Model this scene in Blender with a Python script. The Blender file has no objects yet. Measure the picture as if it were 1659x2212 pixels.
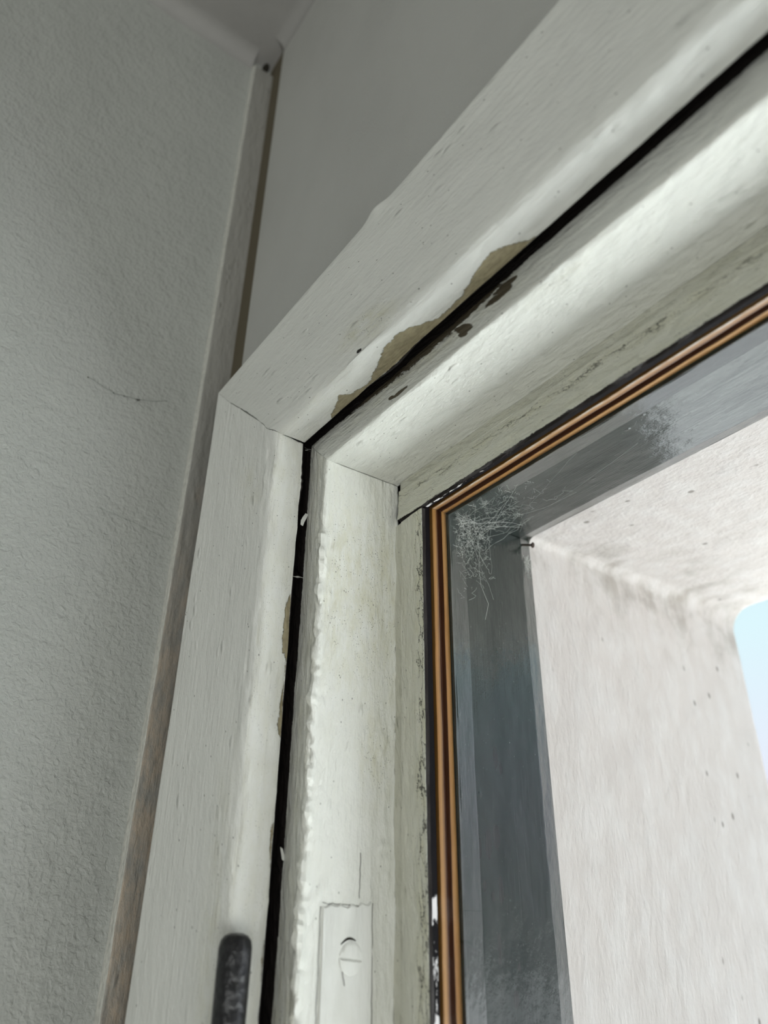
import bpy, bmesh, math, random
import numpy as np
from mathutils import Matrix, Vector

# ------------------------------------------------------------ camera, sky, light, exposure
C = bpy.context.scene.collection
OZ = 2.05                                   # height of the casing's outer top corner
cam_d = bpy.data.cameras.new('camera'); cam = bpy.data.objects.new('camera', cam_d); C.objects.link(cam)
RT = ((0.59007385, 0.80727488, 0.01096027), (-0.39580101, 0.30108789, -0.86757573), (-0.7036721, 0.50759566, 0.4971843))
mw = Matrix(((RT[0][0], -RT[1][0], -RT[2][0], 0.30799715),
             (RT[0][1], -RT[1][1], -RT[2][1], -0.1143261),
             (RT[0][2], -RT[1][2], -RT[2][2], OZ-0.25189767), (0, 0, 0, 1)))
cam.matrix_world = mw
cam_d.sensor_fit = 'VERTICAL'; cam_d.sensor_height = 36; cam_d.lens = 26.997
cam_d.clip_start = .005; cam_d.clip_end = 200
cam_d.dof.use_dof = True; cam_d.dof.focus_distance = .325; cam_d.dof.aperture_fstop = 7.5
bpy.context.scene.camera = cam

world = bpy.data.worlds.new('sky'); bpy.context.scene.world = world; world.use_nodes = True
wn = world.node_tree.nodes; wl = world.node_tree.links; wn.clear()
tc = wn.new('ShaderNodeTexCoord'); sx = wn.new('ShaderNodeSeparateXYZ'); rp = wn.new('ShaderNodeValToRGB')
bg = wn.new('ShaderNodeBackground'); wo = wn.new('ShaderNodeOutputWorld')
wl.new(tc.outputs['Generated'], sx.inputs[0]); wl.new(sx.outputs['Z'], rp.inputs[0])
wl.new(rp.outputs[0], bg.inputs[0]); wl.new(bg.outputs[0], wo.inputs[0])
e = rp.color_ramp.elements
e[0].position = 0.0; e[0].color = (.82, .83, .86, 1)
e[1].position = 1.0; e[1].color = (.50, .72, .92, 1)
for p_, c_ in ((.17, (.80, .82, .95, 1)), (.34, (.72, .91, .97, 1))):
    k = e.new(p_); k.color = c_
bg.inputs[1].default_value = .82

def area(name, loc, target, sx_, sy_, power, col):
    l = bpy.data.lights.new(name, 'AREA'); l.shape = 'RECTANGLE'; l.size = sx_; l.size_y = sy_
    l.energy = power; l.color = col
    o = bpy.data.objects.new(name, l); C.objects.link(o); o.location = loc
    o.rotation_euler = (Vector(target)-Vector(loc)).to_track_quat('-Z', 'Y').to_euler()
    return o
# daylight coming in through the room's other window, behind the viewer
area('room_window_light', (2.6, -2.6, 1.3), (0, 0, 2.0), 1.6, 1.3, 14, (.975, 1.0, .97))
# unseen fill light added low on the right to brighten undersides and jambs
area('side_fill_light', (1.9, -.6, .75), (0, 0, 2.0), 1.0, .9, 10.5, (.98, 1.0, .965))
# sun behind the house: it lights the paving outside, which throws light up under the window head
sun_d = bpy.data.lights.new('sun', 'SUN'); sun_d.energy = 23.0; sun_d.angle = .02; sun_d.color = (1.0, 1.0, 1.0)
sun = bpy.data.objects.new('sun', sun_d); C.objects.link(sun); sun.rotation_euler = Vector((.10, .22, -1)).to_track_quat('-Z', 'Y').to_euler()

vs = bpy.context.scene.view_settings
vs.view_transform = 'Standard'; vs.look = 'None'; vs.gamma = 1.0; vs.exposure = 0.46; vs.use_curve_mapping = False

# ------------------------------------------------------------ node helpers
class N:
    def __init__(s, name):
        s.m = bpy.data.materials.new(name); s.m.use_nodes = True; s.t = s.m.node_tree; s.t.nodes.clear()
        s.out = s.t.nodes.new('ShaderNodeOutputMaterial'); s.b = s.t.nodes.new('ShaderNodeBsdfPrincipled')
        s.t.links.new(s.b.outputs[0], s.out.inputs[0]); s.h = None
        s.uv = s.t.nodes.new('ShaderNodeUVMap').outputs[0]
        a = s.t.nodes.new('ShaderNodeAttribute'); a.attribute_name = 'wear_shade'
        sp = s.t.nodes.new('ShaderNodeSeparateColor'); s.t.links.new(a.outputs['Color'], sp.inputs[0]); s.w = sp.outputs
    def link(s, a, b):
        if hasattr(a, 'links'): s.t.links.new(a, b)
        else:
            b.default_value = a
    def math(s, op, a, b=0., c=None, clamp=False):
        n = s.t.nodes.new('ShaderNodeMath'); n.operation = op; n.use_clamp = clamp
        s.link(a, n.inputs[0]); s.link(b, n.inputs[1])
        if c is not None: s.link(c, n.inputs[2])
        return n.outputs[0]
    def co(s, scale, src=None, off=(0, 0, 0)):
        n = s.t.nodes.new('ShaderNodeMapping'); n.inputs['Scale'].default_value = scale; n.inputs['Location'].default_value = off
        s.t.links.new(src or s.uv, n.inputs[0]); return n.outputs[0]
    def obj(s):
        return s.t.nodes.new('ShaderNodeTexCoord').outputs['Object']
    def noise(s, scale, detail=3, rough=.55, src=None, off=(0, 0, 0), dist=0):
        n = s.t.nodes.new('ShaderNodeTexNoise'); n.inputs['Scale'].default_value = 1
        n.inputs['Detail'].default_value = detail; n.inputs['Roughness'].default_value = rough; n.inputs['Distortion'].default_value = dist
        s.t.links.new(s.co(scale, src, off), n.inputs['Vector']); return n.outputs['Fac']
    def voro(s, scale, feature='F1', src=None, rnd=1., vec=None):
        n = s.t.nodes.new('ShaderNodeTexVoronoi'); n.feature = feature; n.inputs['Scale'].default_value = 1
        n.inputs['Randomness'].default_value = rnd
        s.t.links.new(vec or s.co(scale, src), n.inputs['Vector']); return n.outputs['Distance']
    def step(s, x, a, b):
        n = s.t.nodes.new('ShaderNodeMapRange'); n.interpolation_type = 'SMOOTHSTEP'
        s.link(x, n.inputs['Value']); n.inputs['From Min'].default_value = min(a, b); n.inputs['From Max'].default_value = max(a, b)
        if a > b: n.inputs['To Min'].default_value = 1; n.inputs['To Max'].default_value = 0
        return n.outputs[0]
    def mix(s, f, a, b):
        n = s.t.nodes.new('ShaderNodeMix'); n.data_type = 'RGBA'; s.link(f, n.inputs[0])
        for i, v in ((6, a), (7, b)):
            if hasattr(v, 'links'): s.t.links.new(v, n.inputs[i])
            else: n.inputs[i].default_value = (*v, 1)
        return n.outputs[2]
    def bump(s, h, dist, strength=1.):
        n = s.t.nodes.new('ShaderNodeBump'); n.inputs['Distance'].default_value = dist; n.inputs['Strength'].default_value = strength
        s.t.links.new(h, n.inputs['Height'])
        if s.h is not None: s.t.links.new(s.h, n.inputs['Normal'])
        s.h = n.outputs[0]; s.t.links.new(s.h, s.b.inputs['Normal'])
    def done(s, col=None, rough=None, spec=None):
        if col is not None:
            if hasattr(col, 'links'): s.t.links.new(col, s.b.inputs['Base Color'])
            else: s.b.inputs['Base Color'].default_value = (*col, 1)
        if rough is not None: s.link(rough, s.b.inputs['Roughness'])
        if spec is not None: s.b.inputs['Specular IOR Level'].default_value = spec
        return s.m

def mat_paint(name, base, peel_lit_c, rough=.29, brush=.00022, speck=1.0, crack=0.0, lump=.0005, chip_shade_c=(.018, .014, .013), yell=(.60, .585, .42)):
    s = N(name)
    edge = s.noise((260, 420, 1), 4, .65)
    edge2 = s.noise((1100, 1500, 1), 3, .6)
    jit = s.math('ADD', s.math('MULTIPLY', s.math('SUBTRACT', edge, .5), .55), s.math('MULTIPLY', s.math('SUBTRACT', edge2, .5), .22))
    peel = s.step(s.math('ADD', s.w[0], jit), .47, .53)
    rim = s.step(s.math('ADD', s.w[0], jit), .38, .5)
    chip_shade = s.step(s.math('ADD', s.w[2], jit), .47, .53)
    big = s.noise((16, 55, 1), 4, .6)
    col = s.mix(s.step(big, .35, .75), base, tuple(b*.93 for b in base))
    streak = s.noise((9, 700, 1), 3, .6)
    col = s.mix(s.math('MULTIPLY', s.step(streak, .52, .8), .25), col, tuple(b*.80 for b in base))
    g = s.noise((70, 190, 1), 4, .7, off=(3, 1, 0))
    col = s.mix(s.math('MULTIPLY', s.math('MULTIPLY', s.w[1], s.step(g, .3, .75)), .75), col, yell)
    dots = s.step(s.voro((900, 1300, 1)), .25, .12)
    gate = s.math('MULTIPLY', s.step(s.noise((130, 170, 1), 3, .7, off=(5, 2, 0)), .42, .62), s.w[1])
    col = s.mix(s.math('MULTIPLY', s.math('MULTIPLY', dots, gate), 1.2*speck, clamp=True), col, (.05, .045, .035))
    d2 = s.math('MULTIPLY', s.step(s.voro((170, 260, 1)), .075, .05), .75*speck)
    col = s.mix(d2, col, (.09, .085, .07))
    if crack:
        wv = s.t.nodes.new('ShaderNodeVectorMath'); wv.operation = 'ADD'
        nn = s.t.nodes.new('ShaderNodeTexNoise'); nn.inputs['Scale'].default_value = 1; nn.inputs['Detail'].default_value = 4
        s.t.links.new(s.co((420, 520, 1)), nn.inputs['Vector'])
        s.t.links.new(nn.outputs['Color'], wv.inputs[0]); s.t.links.new(s.co((85, 330, 1)), wv.inputs[1])
        ck = s.step(s.voro(None, 'DISTANCE_TO_EDGE', vec=wv.outputs[0]), .045, .012)
        ck = s.math('MULTIPLY', ck, s.step(s.math('ADD', s.w[1], s.math('MULTIPLY', s.math('SUBTRACT', g, .5), 1.6)), .62, .9))
        col = s.mix(s.math('MULTIPLY', ck, crack), col, (.06, .055, .045))
    pc = s.mix(s.step(s.noise((300, 800, 1), 4, .6, off=(9, 9, 0)), .35, .7), peel_lit_c, tuple(p*.72 for p in peel_lit_c))
    col = s.mix(s.math('MULTIPLY', s.math('SUBTRACT', rim, peel), .4, clamp=True), col, tuple(b*.75 for b in base))
    col = s.mix(peel, col, pc)
    col = s.mix(chip_shade, col, chip_shade_c)  # near-black for chips and for the shade painted into the slit
    s.bump(s.noise((14, 650, 1), 4, .65), brush*1.5)
    s.bump(s.noise((130, 300, 1), 5, .6, off=(2, 7, 0)), lump*2.0)
    blob = s.step(s.voro((95, 230, 1)), .35, .05)
    s.bump(s.math('MULTIPLY', blob, s.step(s.noise((30, 80, 1), 2, .5, off=(6, 1, 0)), .52, .66)), .0006)
    s.bump(s.math('SUBTRACT', 1., peel), .0005)
    s.bump(s.math('SUBTRACT', 1., chip_shade), .0003)
    if crack: s.bump(s.math('SUBTRACT', 1., ck), .0003)
    return s.done(col, s.math('ADD', rough, s.math('MULTIPLY', s.math('ADD', peel, chip_shade, clamp=True), .3)), .45)

PEEL = (.36, .315, .20)
M = {}
M['casing'] = mat_paint('white_gloss_paint', (.79, .80, .765), PEEL, lump=.00035)
M['frame'] = mat_paint('aged_white_paint', (.80, .81, .765), (.11, .09, .058), lump=.0007)
M['bead'] = mat_paint('cracked_cream_paint', (.66, .66, .58), PEEL, rough=.4, crack=.9, lump=.0007)
M['head_bead'] = mat_paint('grey_cream_paint', (.66, .66, .58), PEEL, rough=.35, crack=.8, lump=.0012)
M['batten'] = mat_paint('batten_lit_front_paint', (.35, .345, .32), (.84, .84, .78), speck=.3, yell=(.66, .52, .38))  # pale front and dark side colours paint in how light falls on the batten

s = N('black_sealant')
e1 = s.noise((240, 500, 1), 5, .7)
wht = s.step(s.math('ADD', s.w[0], s.math('SUBTRACT', e1, .5)), .5, .56)
M['seal'] = s.done(s.mix(wht, (.004, .003, .004), (.62, .60, .60)), .6, .06)
M['seal'].name = 'black_sealant'

def mat_timber():
    s = N('bare_pine_timber')
    g = s.noise((18, 1500, 1), 4, .6); g2 = s.noise((6, 260, 1), 3, .5, off=(4, 0, 0))
    col = s.mix(g, (.36, .175, .045), (.20, .08, .016))
    col = s.mix(s.math('MULTIPLY', s.step(g2, .4, .7), .7), col, (.40, .22, .075))
    col = s.mix(s.w[2], col, (.065, .020, .006))
    col = s.mix(s.math('MULTIPLY', s.w[0], s.step(s.noise((120, 900, 1), 4, .7), .35, .62)), col, (.58, .54, .50))
    s.bump(g, .0002)
    return s.done(col, .42, .5)
M['timber'] = mat_timber()

def mat_green():
    s = N('dark_green_gloss_paint')
    st = s.noise((10, 900, 1), 3, .6)
    col = s.mix(s.step(st, .3, .8), (.0025, .009, .0065), (.006, .015, .012))
    dirt = s.noise((60, 160, 1), 5, .7)
    dustf = s.math('MULTIPLY', s.step(dirt, .5, .85), .05)
    col = s.mix(dustf, col, (.30, .30, .28))
    dots = s.step(s.voro((260, 420, 1)), .09, .05)
    col = s.mix(s.math('MULTIPLY', dots, .15), col, (.4, .4, .37))
    edge = s.noise((500, 700, 1), 3, .6)
    sp = s.step(s.math('ADD', s.w[1], s.math('MULTIPLY', s.math('SUBTRACT', edge, .5), .35)), .45, .52)
    col = s.mix(sp, col, (.004, .005, .004))
    s.bump(s.noise((12, 1300, 1), 3, .6), .00012)
    s.bump(s.noise((200, 260, 1), 4, .55), .00018)
    bub = s.step(s.voro((120, 190, 1)), .22, .05)
    s.bump(s.math('MULTIPLY', bub, s.step(s.noise((25, 60, 1), 2, .5, off=(7, 0, 0)), .5, .7)), .00015)
    return s.done(col, s.math('ADD', .17, s.math('MULTIPLY', sp, .12)), .2)
M['green'] = mat_green()
_b = [n for n in M['green'].node_tree.nodes if n.type == 'BSDF_PRINCIPLED'][0]
_b.inputs['Coat Weight'].default_value = .55; _b.inputs['Coat IOR'].default_value = 1.5; _b.inputs['Coat Roughness'].default_value = .13
[M['green'].node_tree.links.new(l_.from_socket, _b.inputs['Coat Normal']) for l_ in list(_b.inputs['Normal'].links)]

def mat_wall(name, base, sc, bd, rough=.5, low=True):
    s = N(name); o = s.obj()
    a = s.noise((sc, sc, sc), 3, .5, src=o, dist=.6); b = s.noise((sc*.3, sc*.3, sc*.3), 3, .5, src=o, off=(3, 3, 3))
    s.bump(b, bd*1.5); s.bump(a, bd)
    c = s.noise((14, 14, 9), 4, .6, src=o, off=(1, 5, 2))
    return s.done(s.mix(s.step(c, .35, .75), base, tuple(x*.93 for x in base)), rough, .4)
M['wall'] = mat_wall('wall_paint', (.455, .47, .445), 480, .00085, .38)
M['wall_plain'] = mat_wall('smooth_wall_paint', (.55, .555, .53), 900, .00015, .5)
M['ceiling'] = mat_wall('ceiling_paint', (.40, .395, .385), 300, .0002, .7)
M['floor'] = mat_wall('floor_boards_plain', (.42, .34, .26), 60, .0003, .5)
M['ground'] = mat_wall('pale_paving', (.53, .545, .54), 20, .001, .9)
M['dark'] = N('dark_corner_strip').done((.15, .13, .09), .8, .2)

def mat_plaster():
    s = N('painted_render'); o = s.obj()
    a = s.noise((420, 420, 210), 4, .55, src=o); b = s.noise((95, 95, 50), 3, .5, src=o, off=(2, 2, 0)); c = s.noise((18, 18, 12), 3, .5, src=o)
    s.bump(c, .0016); s.bump(b, .0010); s.bump(a, .0006)
    pit = s.step(s.voro((62, 62, 48), src=o), .13, .05); pit = s.math('MULTIPLY', pit, s.step(s.noise((12, 12, 12), 2, .5, src=o, off=(8, 8, 0)), .45, .55))
    col = s.mix(s.step(b, .35, .75), (.53, .487, .465), (.57, .537, .52))
    col = s.mix(s.math('MULTIPLY', pit, .8), col, (.17, .15, .13))
    g = s.noise((40, 40, 40), 4, .65, src=o, off=(1, 4, 0))
    col = s.mix(s.math('MULTIPLY', s.math('MULTIPLY', s.w[1], s.step(g, .45, .7)), .6), col, (.24, .21, .17))
    return s.done(col, .8, .3)
M['plaster'] = mat_plaster()

def mat_metal():
    s = N('black_painted_metal'); o = s.obj()
    n = s.noise((500, 500, 200), 4, .6, src=o)
    s.bump(s.noise((260, 260, 260), 3, .5, src=o), .0012)
    dust = s.math('MULTIPLY', s.step(s.noise((160, 160, 60), 4, .7, src=o, off=(3, 0, 0)), .55, .75), .3)
    return s.done(s.mix(dust, (.012, .012, .014), (.22, .20, .17)), .30, .5)
M['metal'] = mat_metal()
M['rust'] = N('rusty_nail_metal').done((.045, .028, .02), .7, .3)
M['web'] = N('cobweb_silk').done((.62, .62, .58), .6, .3)
M['webdark'] = N('dusty_cobweb').done((.10, .10, .09), .9, .1)
M['crackfill'] = N('crack_shadow').done((.03, .027, .022), .9, .1)
g = N('window_glass'); t = g.t
tr = t.nodes.new('ShaderNodeBsdfTransparent'); gl = t.nodes.new('ShaderNodeBsdfGlossy'); fr = t.nodes.new('ShaderNodeFresnel')
mx = t.nodes.new('ShaderNodeMixShader'); tr.inputs[0].default_value = (.955, .965, .96, 1); gl.inputs['Roughness'].default_value = 0.0
ge = t.nodes.new('ShaderNodeNewGeometry'); mr = t.nodes.new('ShaderNodeMapRange'); mr.inputs['To Min'].default_value = 1.22; mr.inputs['To Max'].default_value = .82
t.links.new(ge.outputs['Backfacing'], mr.inputs[0]); t.links.new(mr.outputs[0], fr.inputs[0])
t.links.new(fr.outputs[0], mx.inputs[0]); t.links.new(tr.outputs[0], mx.inputs[1]); t.links.new(gl.outputs[0], mx.inputs[2])
t.links.new(mx.outputs[0], g.out.inputs[0]); M['glass'] = g.m

# ------------------------------------------------------------ noise in numpy
def _h(ix, iy, sd):
    n = (ix.astype(np.int64)*374761393 + iy.astype(np.int64)*668265263 + sd*1442695041) & 0xffffffff
    n = ((n ^ (n >> 13))*1274126177) & 0xffffffff
    return ((n ^ (n >> 16)) & 0xffff)/65535.0
def vn(x, y, sd=1):
    x, y = np.broadcast_arrays(np.asarray(x, float), np.asarray(y, float))
    ix = np.floor(x); iy = np.floor(y); fx = x-ix; fy = y-iy
    fx = fx*fx*(3-2*fx); fy = fy*fy*(3-2*fy)
    a = _h(ix, iy, sd); b = _h(ix+1, iy, sd); c = _h(ix, iy+1, sd); d = _h(ix+1, iy+1, sd)
    return (a*(1-fx)+b*fx)*(1-fy)+(c*(1-fx)+d*fx)*fy*1.0
def fbm(x, y, sd=1, o=3):
    r = 0; a = 1; t_ = 0
    for i in range(o):
        r = r+a*vn(x*2**i, y*2**i, sd+i*7); t_ += a; a *= .5
    return r/t_-.5

# ------------------------------------------------------------ mesh helpers
def put(name, me, mat, parent=None):
    o = bpy.data.objects.new(name, me); C.objects.link(o)
    if mat is not None: me.materials.append(mat)
    if parent is not None: o.parent = parent
    return o
def tag(o, label, cat, kind=None, group=None):
    o['label'] = label; o['category'] = cat
    if kind: o['kind'] = kind
    if group: o['group'] = group
    return o
def empty(name, loc=(0, 0, 0)):
    o = bpy.data.objects.new(name, None); C.objects.link(o); o.location = loc; o.empty_display_size = .02
    return o
def child(o, par):
    """keep world coordinates in the mesh while parenting to an empty that is not at the origin"""
    o.parent = par; o.matrix_parent_inverse = Matrix.Translation(-par.location)
    return o
def box(name, lo, hi, mat, parent=None, bevel=0, rot=None):
    bm = bmesh.new(); bmesh.ops.create_cube(bm, size=1)
    for v in bm.verts:
        v.co = Vector([(lo[i]+hi[i])/2+v.co[i]*(hi[i]-lo[i]) for i in range(3)])
    if bevel: bmesh.ops.bevel(bm, geom=bm.edges[:]+bm.verts[:], offset=bevel, segments=3, affect='EDGES', profile=.6)
    me = bpy.data.meshes.new(name); bm.to_mesh(me); bm.free()
    o = put(name, me, mat)
    if parent is not None: child(o, parent)
    return o

def profile(pts, fine, fil, ds):
    """pts: closed polygon of (w,y) in mm. fine: segment numbers meshed finely. fil: {vertex: radius}.
    returns points (m), the vertex each belongs to and the distance past it"""
    P = [np.array(p, float)/1000 for p in pts]; n = len(P); out = []
    for i in range(n):
        a = P[i]; b = P[(i+1) % n]; d = b-a; L = np.linalg.norm(d); u = d/L
        ra = fil.get(i, 0)/1000; rb = fil.get((i+1) % n, 0)/1000
        def cut(k, r):
            if not r: return 0
            p, q, s_ = P[k-1], P[k], P[(k+1) % n]
            u1 = (p-q)/np.linalg.norm(p-q); u2 = (s_-q)/np.linalg.norm(s_-q)
            an = math.acos(max(-1, min(1, u1@u2)))
            return min(r/math.tan(an/2), .48*np.linalg.norm(p-q), .48*np.linalg.norm(s_-q))
        ca, cb = cut(i, ra), cut((i+1) % n, rb)
        if ra:                                # arc at vertex i as a quadratic curve
            q = P[i]; p = P[i-1]; u1 = (p-q)/np.linalg.norm(p-q)
            s0 = q+u1*ca; s1 = q+u*ca; k = max(4, int(ca*2/(ds/1000)))
            for j in range(k):
                f = j/k; out.append(((1-f)**2*s0+2*f*(1-f)*q+f*f*s1, i if f >= .5 else i-1 if i else n-1, None))
        m = max(1, int((L-ca-cb)/(ds/1000))) if i in fine else 1
        for j in range(m):
            f = ca+(L-ca-cb)*j/m
            out.append((a+u*f, i, f))
    pos = np.array([o[0] for o in out]); seg = np.array([o[1] for o in out])
    t_ = np.array([(o[0]-P[o[1]])@((P[(o[1]+1) % n]-P[o[1]])/np.linalg.norm(P[(o[1]+1) % n]-P[o[1]])) for o in out])
    return pos, seg, t_

WID, HEI = 1.0, 1.25
def member(name, prof, side, mat, parent, disp=None, wear_shade=None, l0=None, ds_l=.0008, fine_len=.30, seamseed=0):
    pos, seg, tt = prof
    npf = len(pos)
    full = (HEI if side in 'LR' else WID)
    if side in 'LT':
        a = np.arange(0, fine_len, ds_l); b = np.array([.32, .36, .45, .6, .8]); ls = np.concatenate([a, b])
    else:
        ls = np.array([0, .1, .3, .6])
    ls = np.append(ls, 9.)
    nl = len(ls)
    w0 = pos[:, 0]; y0 = pos[:, 1]
    nx = np.roll(pos, -1, 0)-np.roll(pos, 1, 0); nx /= np.linalg.norm(nx, axis=1)[:, None]+1e-12
    # outward normal of a closed polygon: decide by signed area
    ar = np.sum(pos[:, 0]*np.roll(pos[:, 1], -1)-np.roll(pos[:, 0], -1)*pos[:, 1])
    nrm = np.stack([nx[:, 1], -nx[:, 0]], 1)*(1 if ar > 0 else -1)
    seglen = np.linalg.norm(np.roll(pos, -1, 0)-pos, axis=1); arc = np.concatenate([[0], np.cumsum(seglen)[:-1]])
    off = l0(w0, arc) if l0 else np.zeros(npf)
    Lm = ls[:, None]+off[None, :]*np.clip(1-ls[:, None]/.05, 0, 1)**1.0
    end = full-2*w0
    Lm[-1, :] = end
    Wm = np.repeat(w0[None], nl, 0); Ym = np.repeat(y0[None], nl, 0)
    if disp is not None and side in 'LT':
        d = disp(Lm, seg[None].repeat(nl, 0), tt[None].repeat(nl, 0)); d[-6:] = 0
        d = d*(seg >= 0)
        Wm = Wm+nrm[None, :, 0]*d; Ym = Ym+nrm[None, :, 1]*d
    wb = w0[None]
    if side == 'L': X = Wm; Z = -wb-Lm
    elif side == 'R': X = WID-Wm; Z = -wb-Lm
    elif side == 'T': X = wb+Lm; Z = -Wm
    else: X = wb+Lm; Z = -(HEI-Wm)
    co = np.stack([X, Ym, Z+OZ], -1).reshape(-1, 3)
    i = np.arange(nl-1)[:, None]; j = np.arange(npf)[None]
    j2 = (j+1) % npf
    q = np.stack([i*npf+j, i*npf+j2, (i+1)*npf+j2, (i+1)*npf+j], -1).reshape(-1, 4)
    faces = q.tolist()+[list(range(npf))[::-1], [(nl-1)*npf+k for k in range(npf)]]
    me = bpy.data.meshes.new(name); me.from_pydata(co.tolist(), [], faces); me.update()
    uvl = me.uv_layers.new(name='UVMap')
    vi = np.empty(len(me.loops), np.int32); me.loops.foreach_get('vertex_index', vi)
    U = np.stack([Lm.reshape(-1)+{'L': 0, 'R': 3, 'T': 6, 'B': 9}[side]+seamseed, np.tile(arc, nl)+seamseed*.37], -1)
    uvl.data.foreach_set('uv', U[vi].reshape(-1).astype(np.float32))
    if wear_shade is not None and side in 'LT':
        c = np.zeros((nl*npf, 4), np.float32); c[:, 3] = 1
        r, g_, b_ = wear_shade(Lm, seg[None].repeat(nl, 0), tt[None].repeat(nl, 0))
        for k, ch in enumerate((r, g_, b_)):
            c[:, k] = np.broadcast_to(np.clip(ch, 0, 1), (nl, npf)).reshape(-1)
        at = me.color_attributes.new('wear_shade', 'FLOAT_COLOR', 'POINT'); at.data.foreach_set('color', c.reshape(-1))
    bm = bmesh.new(); bm.from_mesh(me); bmesh.ops.recalc_face_normals(bm, faces=bm.faces[:]); bm.to_mesh(me); bm.free()
    me.polygons.foreach_set('use_smooth', np.ones(len(me.polygons), bool))
    me.set_sharp_from_angle(angle=math.radians(38))
    o = put(name, me, mat)
    if parent is not None: child(o, parent)
    return o
def jag(seed, amp=.0017):
    def f(w, sgn):
        return amp*2*fbm(w*260, w*0+seed, seed, 4)
    return f
J1 = jag(3); J2 = jag(8, .0007)

def tube(pts, r, bm, n=5):
    pts = [Vector(p) for p in pts]; rings = []
    for i, p in enumerate(pts):
        t_ = (pts[min(i+1, len(pts)-1)]-pts[max(i-1, 0)]).normalized()
        a = t_.orthogonal().normalized(); b = t_.cross(a)
        rr = r[i] if hasattr(r, '__len__') else r
        rings.append([bm.verts.new(p+(a*math.cos(2*math.pi*k/n)+b*math.sin(2*math.pi*k/n))*rr) for k in range(n)])
    for i in range(len(rings)-1):
        for k in range(n):
            bm.faces.new((rings[i][k], rings[i][(k+1) % n], rings[i+1][(k+1) % n], rings[i+1][k]))
    bm.faces.new(rings[0][::-1]); bm.faces.new(rings[-1])
def finish(name, bm, mat, parent=None, smooth=True):
    me = bpy.data.meshes.new(name); bmesh.ops.recalc_face_normals(bm, faces=bm.faces[:]); bm.to_mesh(me); bm.free()
    if smooth:
        me.polygons.foreach_set('use_smooth', np.ones(len(me.polygons), bool)); me.set_sharp_from_angle(angle=math.radians(40))
    o = put(name, me, mat)
    if parent is not None: child(o, parent)
    return o

# ------------------------------------------------------------ the room
def S(o, label, cat='wall'): return tag(o, label, cat, 'structure')
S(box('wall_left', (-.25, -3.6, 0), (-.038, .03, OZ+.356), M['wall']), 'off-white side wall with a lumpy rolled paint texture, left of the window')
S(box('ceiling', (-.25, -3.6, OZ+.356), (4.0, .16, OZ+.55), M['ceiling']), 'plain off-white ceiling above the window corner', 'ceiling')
S(box('floor', (-.25, -3.6, -.2), (4.0, .16, 0), M['floor']), 'floor of the room below the window', 'floor')
S(box('wall_back', (-.25, -3.8, -.2), (4.2, -3.6, OZ+.55), M['wall_plain']), 'back wall of the room behind the viewer')
S(box('wall_right', (4.0, -3.6, -.2), (4.2, .16, OZ+.55), M['wall_plain']), 'far side wall of the room opposite the textured wall')

# window wall: plaster around the opening, and the darker strip beside the corner batten
def wall_front():
    bm = bmesh.new()
    x0, x1, z0, z1 = -.0128, 4.0, 0, OZ+.356
    hx0, hx1, hz0, hz1 = .003, WID-.003, OZ-HEI+.003, OZ-.003
    yf, yb = .0165, .155
    def blk(a, b, c, d):
        r = bmesh.ops.create_cube(bm, size=1)
        for v in r['verts']: v.co = Vector(((a+b)/2+v.co.x*(b-a), (yf+yb)/2+v.co.y*(yb-yf), (c+d)/2+v.co.z*(d-c)))
    blk(x0, hx0, z0, z1); blk(hx1, x1, z0, z1); blk(hx0, hx1, hz1, z1); blk(hx0, hx1, z0, hz0)
    bmesh.ops.remove_doubles(bm, verts=bm.verts[:], dist=1e-5)
    return finish('wall_front', bm, M['wall_plain'], smooth=False)
S(wall_front(), 'smooth off-white window wall between the corner batten and the window casing')
S(box('trim_3', (-.25, .0182, 0), (-.0128, .155, OZ+.356), M['dark']), 'dark strip of wall showing between corner batten and plaster', 'trim')

def cove(name, a, b, ax1, ax2, rr, mat):
    a = Vector(a); b = Vector(b); ax1 = Vector(ax1); ax2 = Vector(ax2); bm = bmesh.new(); A = []; B = []
    for k in range(9):
        t_ = math.pi/2*k/8; o1 = rr*(1-math.cos(t_)); o2 = rr*(1-math.sin(t_))
        A.append(bm.verts.new(a+ax1*o1+ax2*o2)); B.append(bm.verts.new(b+ax1*o1+ax2*o2))
    A.append(bm.verts.new(a-ax1*.001-ax2*.001)); B.append(bm.verts.new(b-ax1*.001-ax2*.001)); n = len(A)
    for k in range(n): bm.faces.new((A[k], A[(k+1) % n], B[(k+1) % n], B[k]))
    bm.faces.new(A[::-1]); bm.faces.new(B); return finish(name, bm, mat)
S(cove('trim_4', (-.038, -3.6, OZ+.356), (-.038, .0025, OZ+.356), (1, 0, 0), (0, 0, -1), .012, M['ceiling']), 'soft bead of filler where the textured wall meets the ceiling', 'trim')
S(cove('trim_5', (-.012, .0165, OZ+.356), (4.0, .0165, OZ+.356), (0, -1, 0), (0, 0, -1), .009, M['ceiling']), 'soft bead of filler where the window wall meets the ceiling', 'trim')

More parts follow.
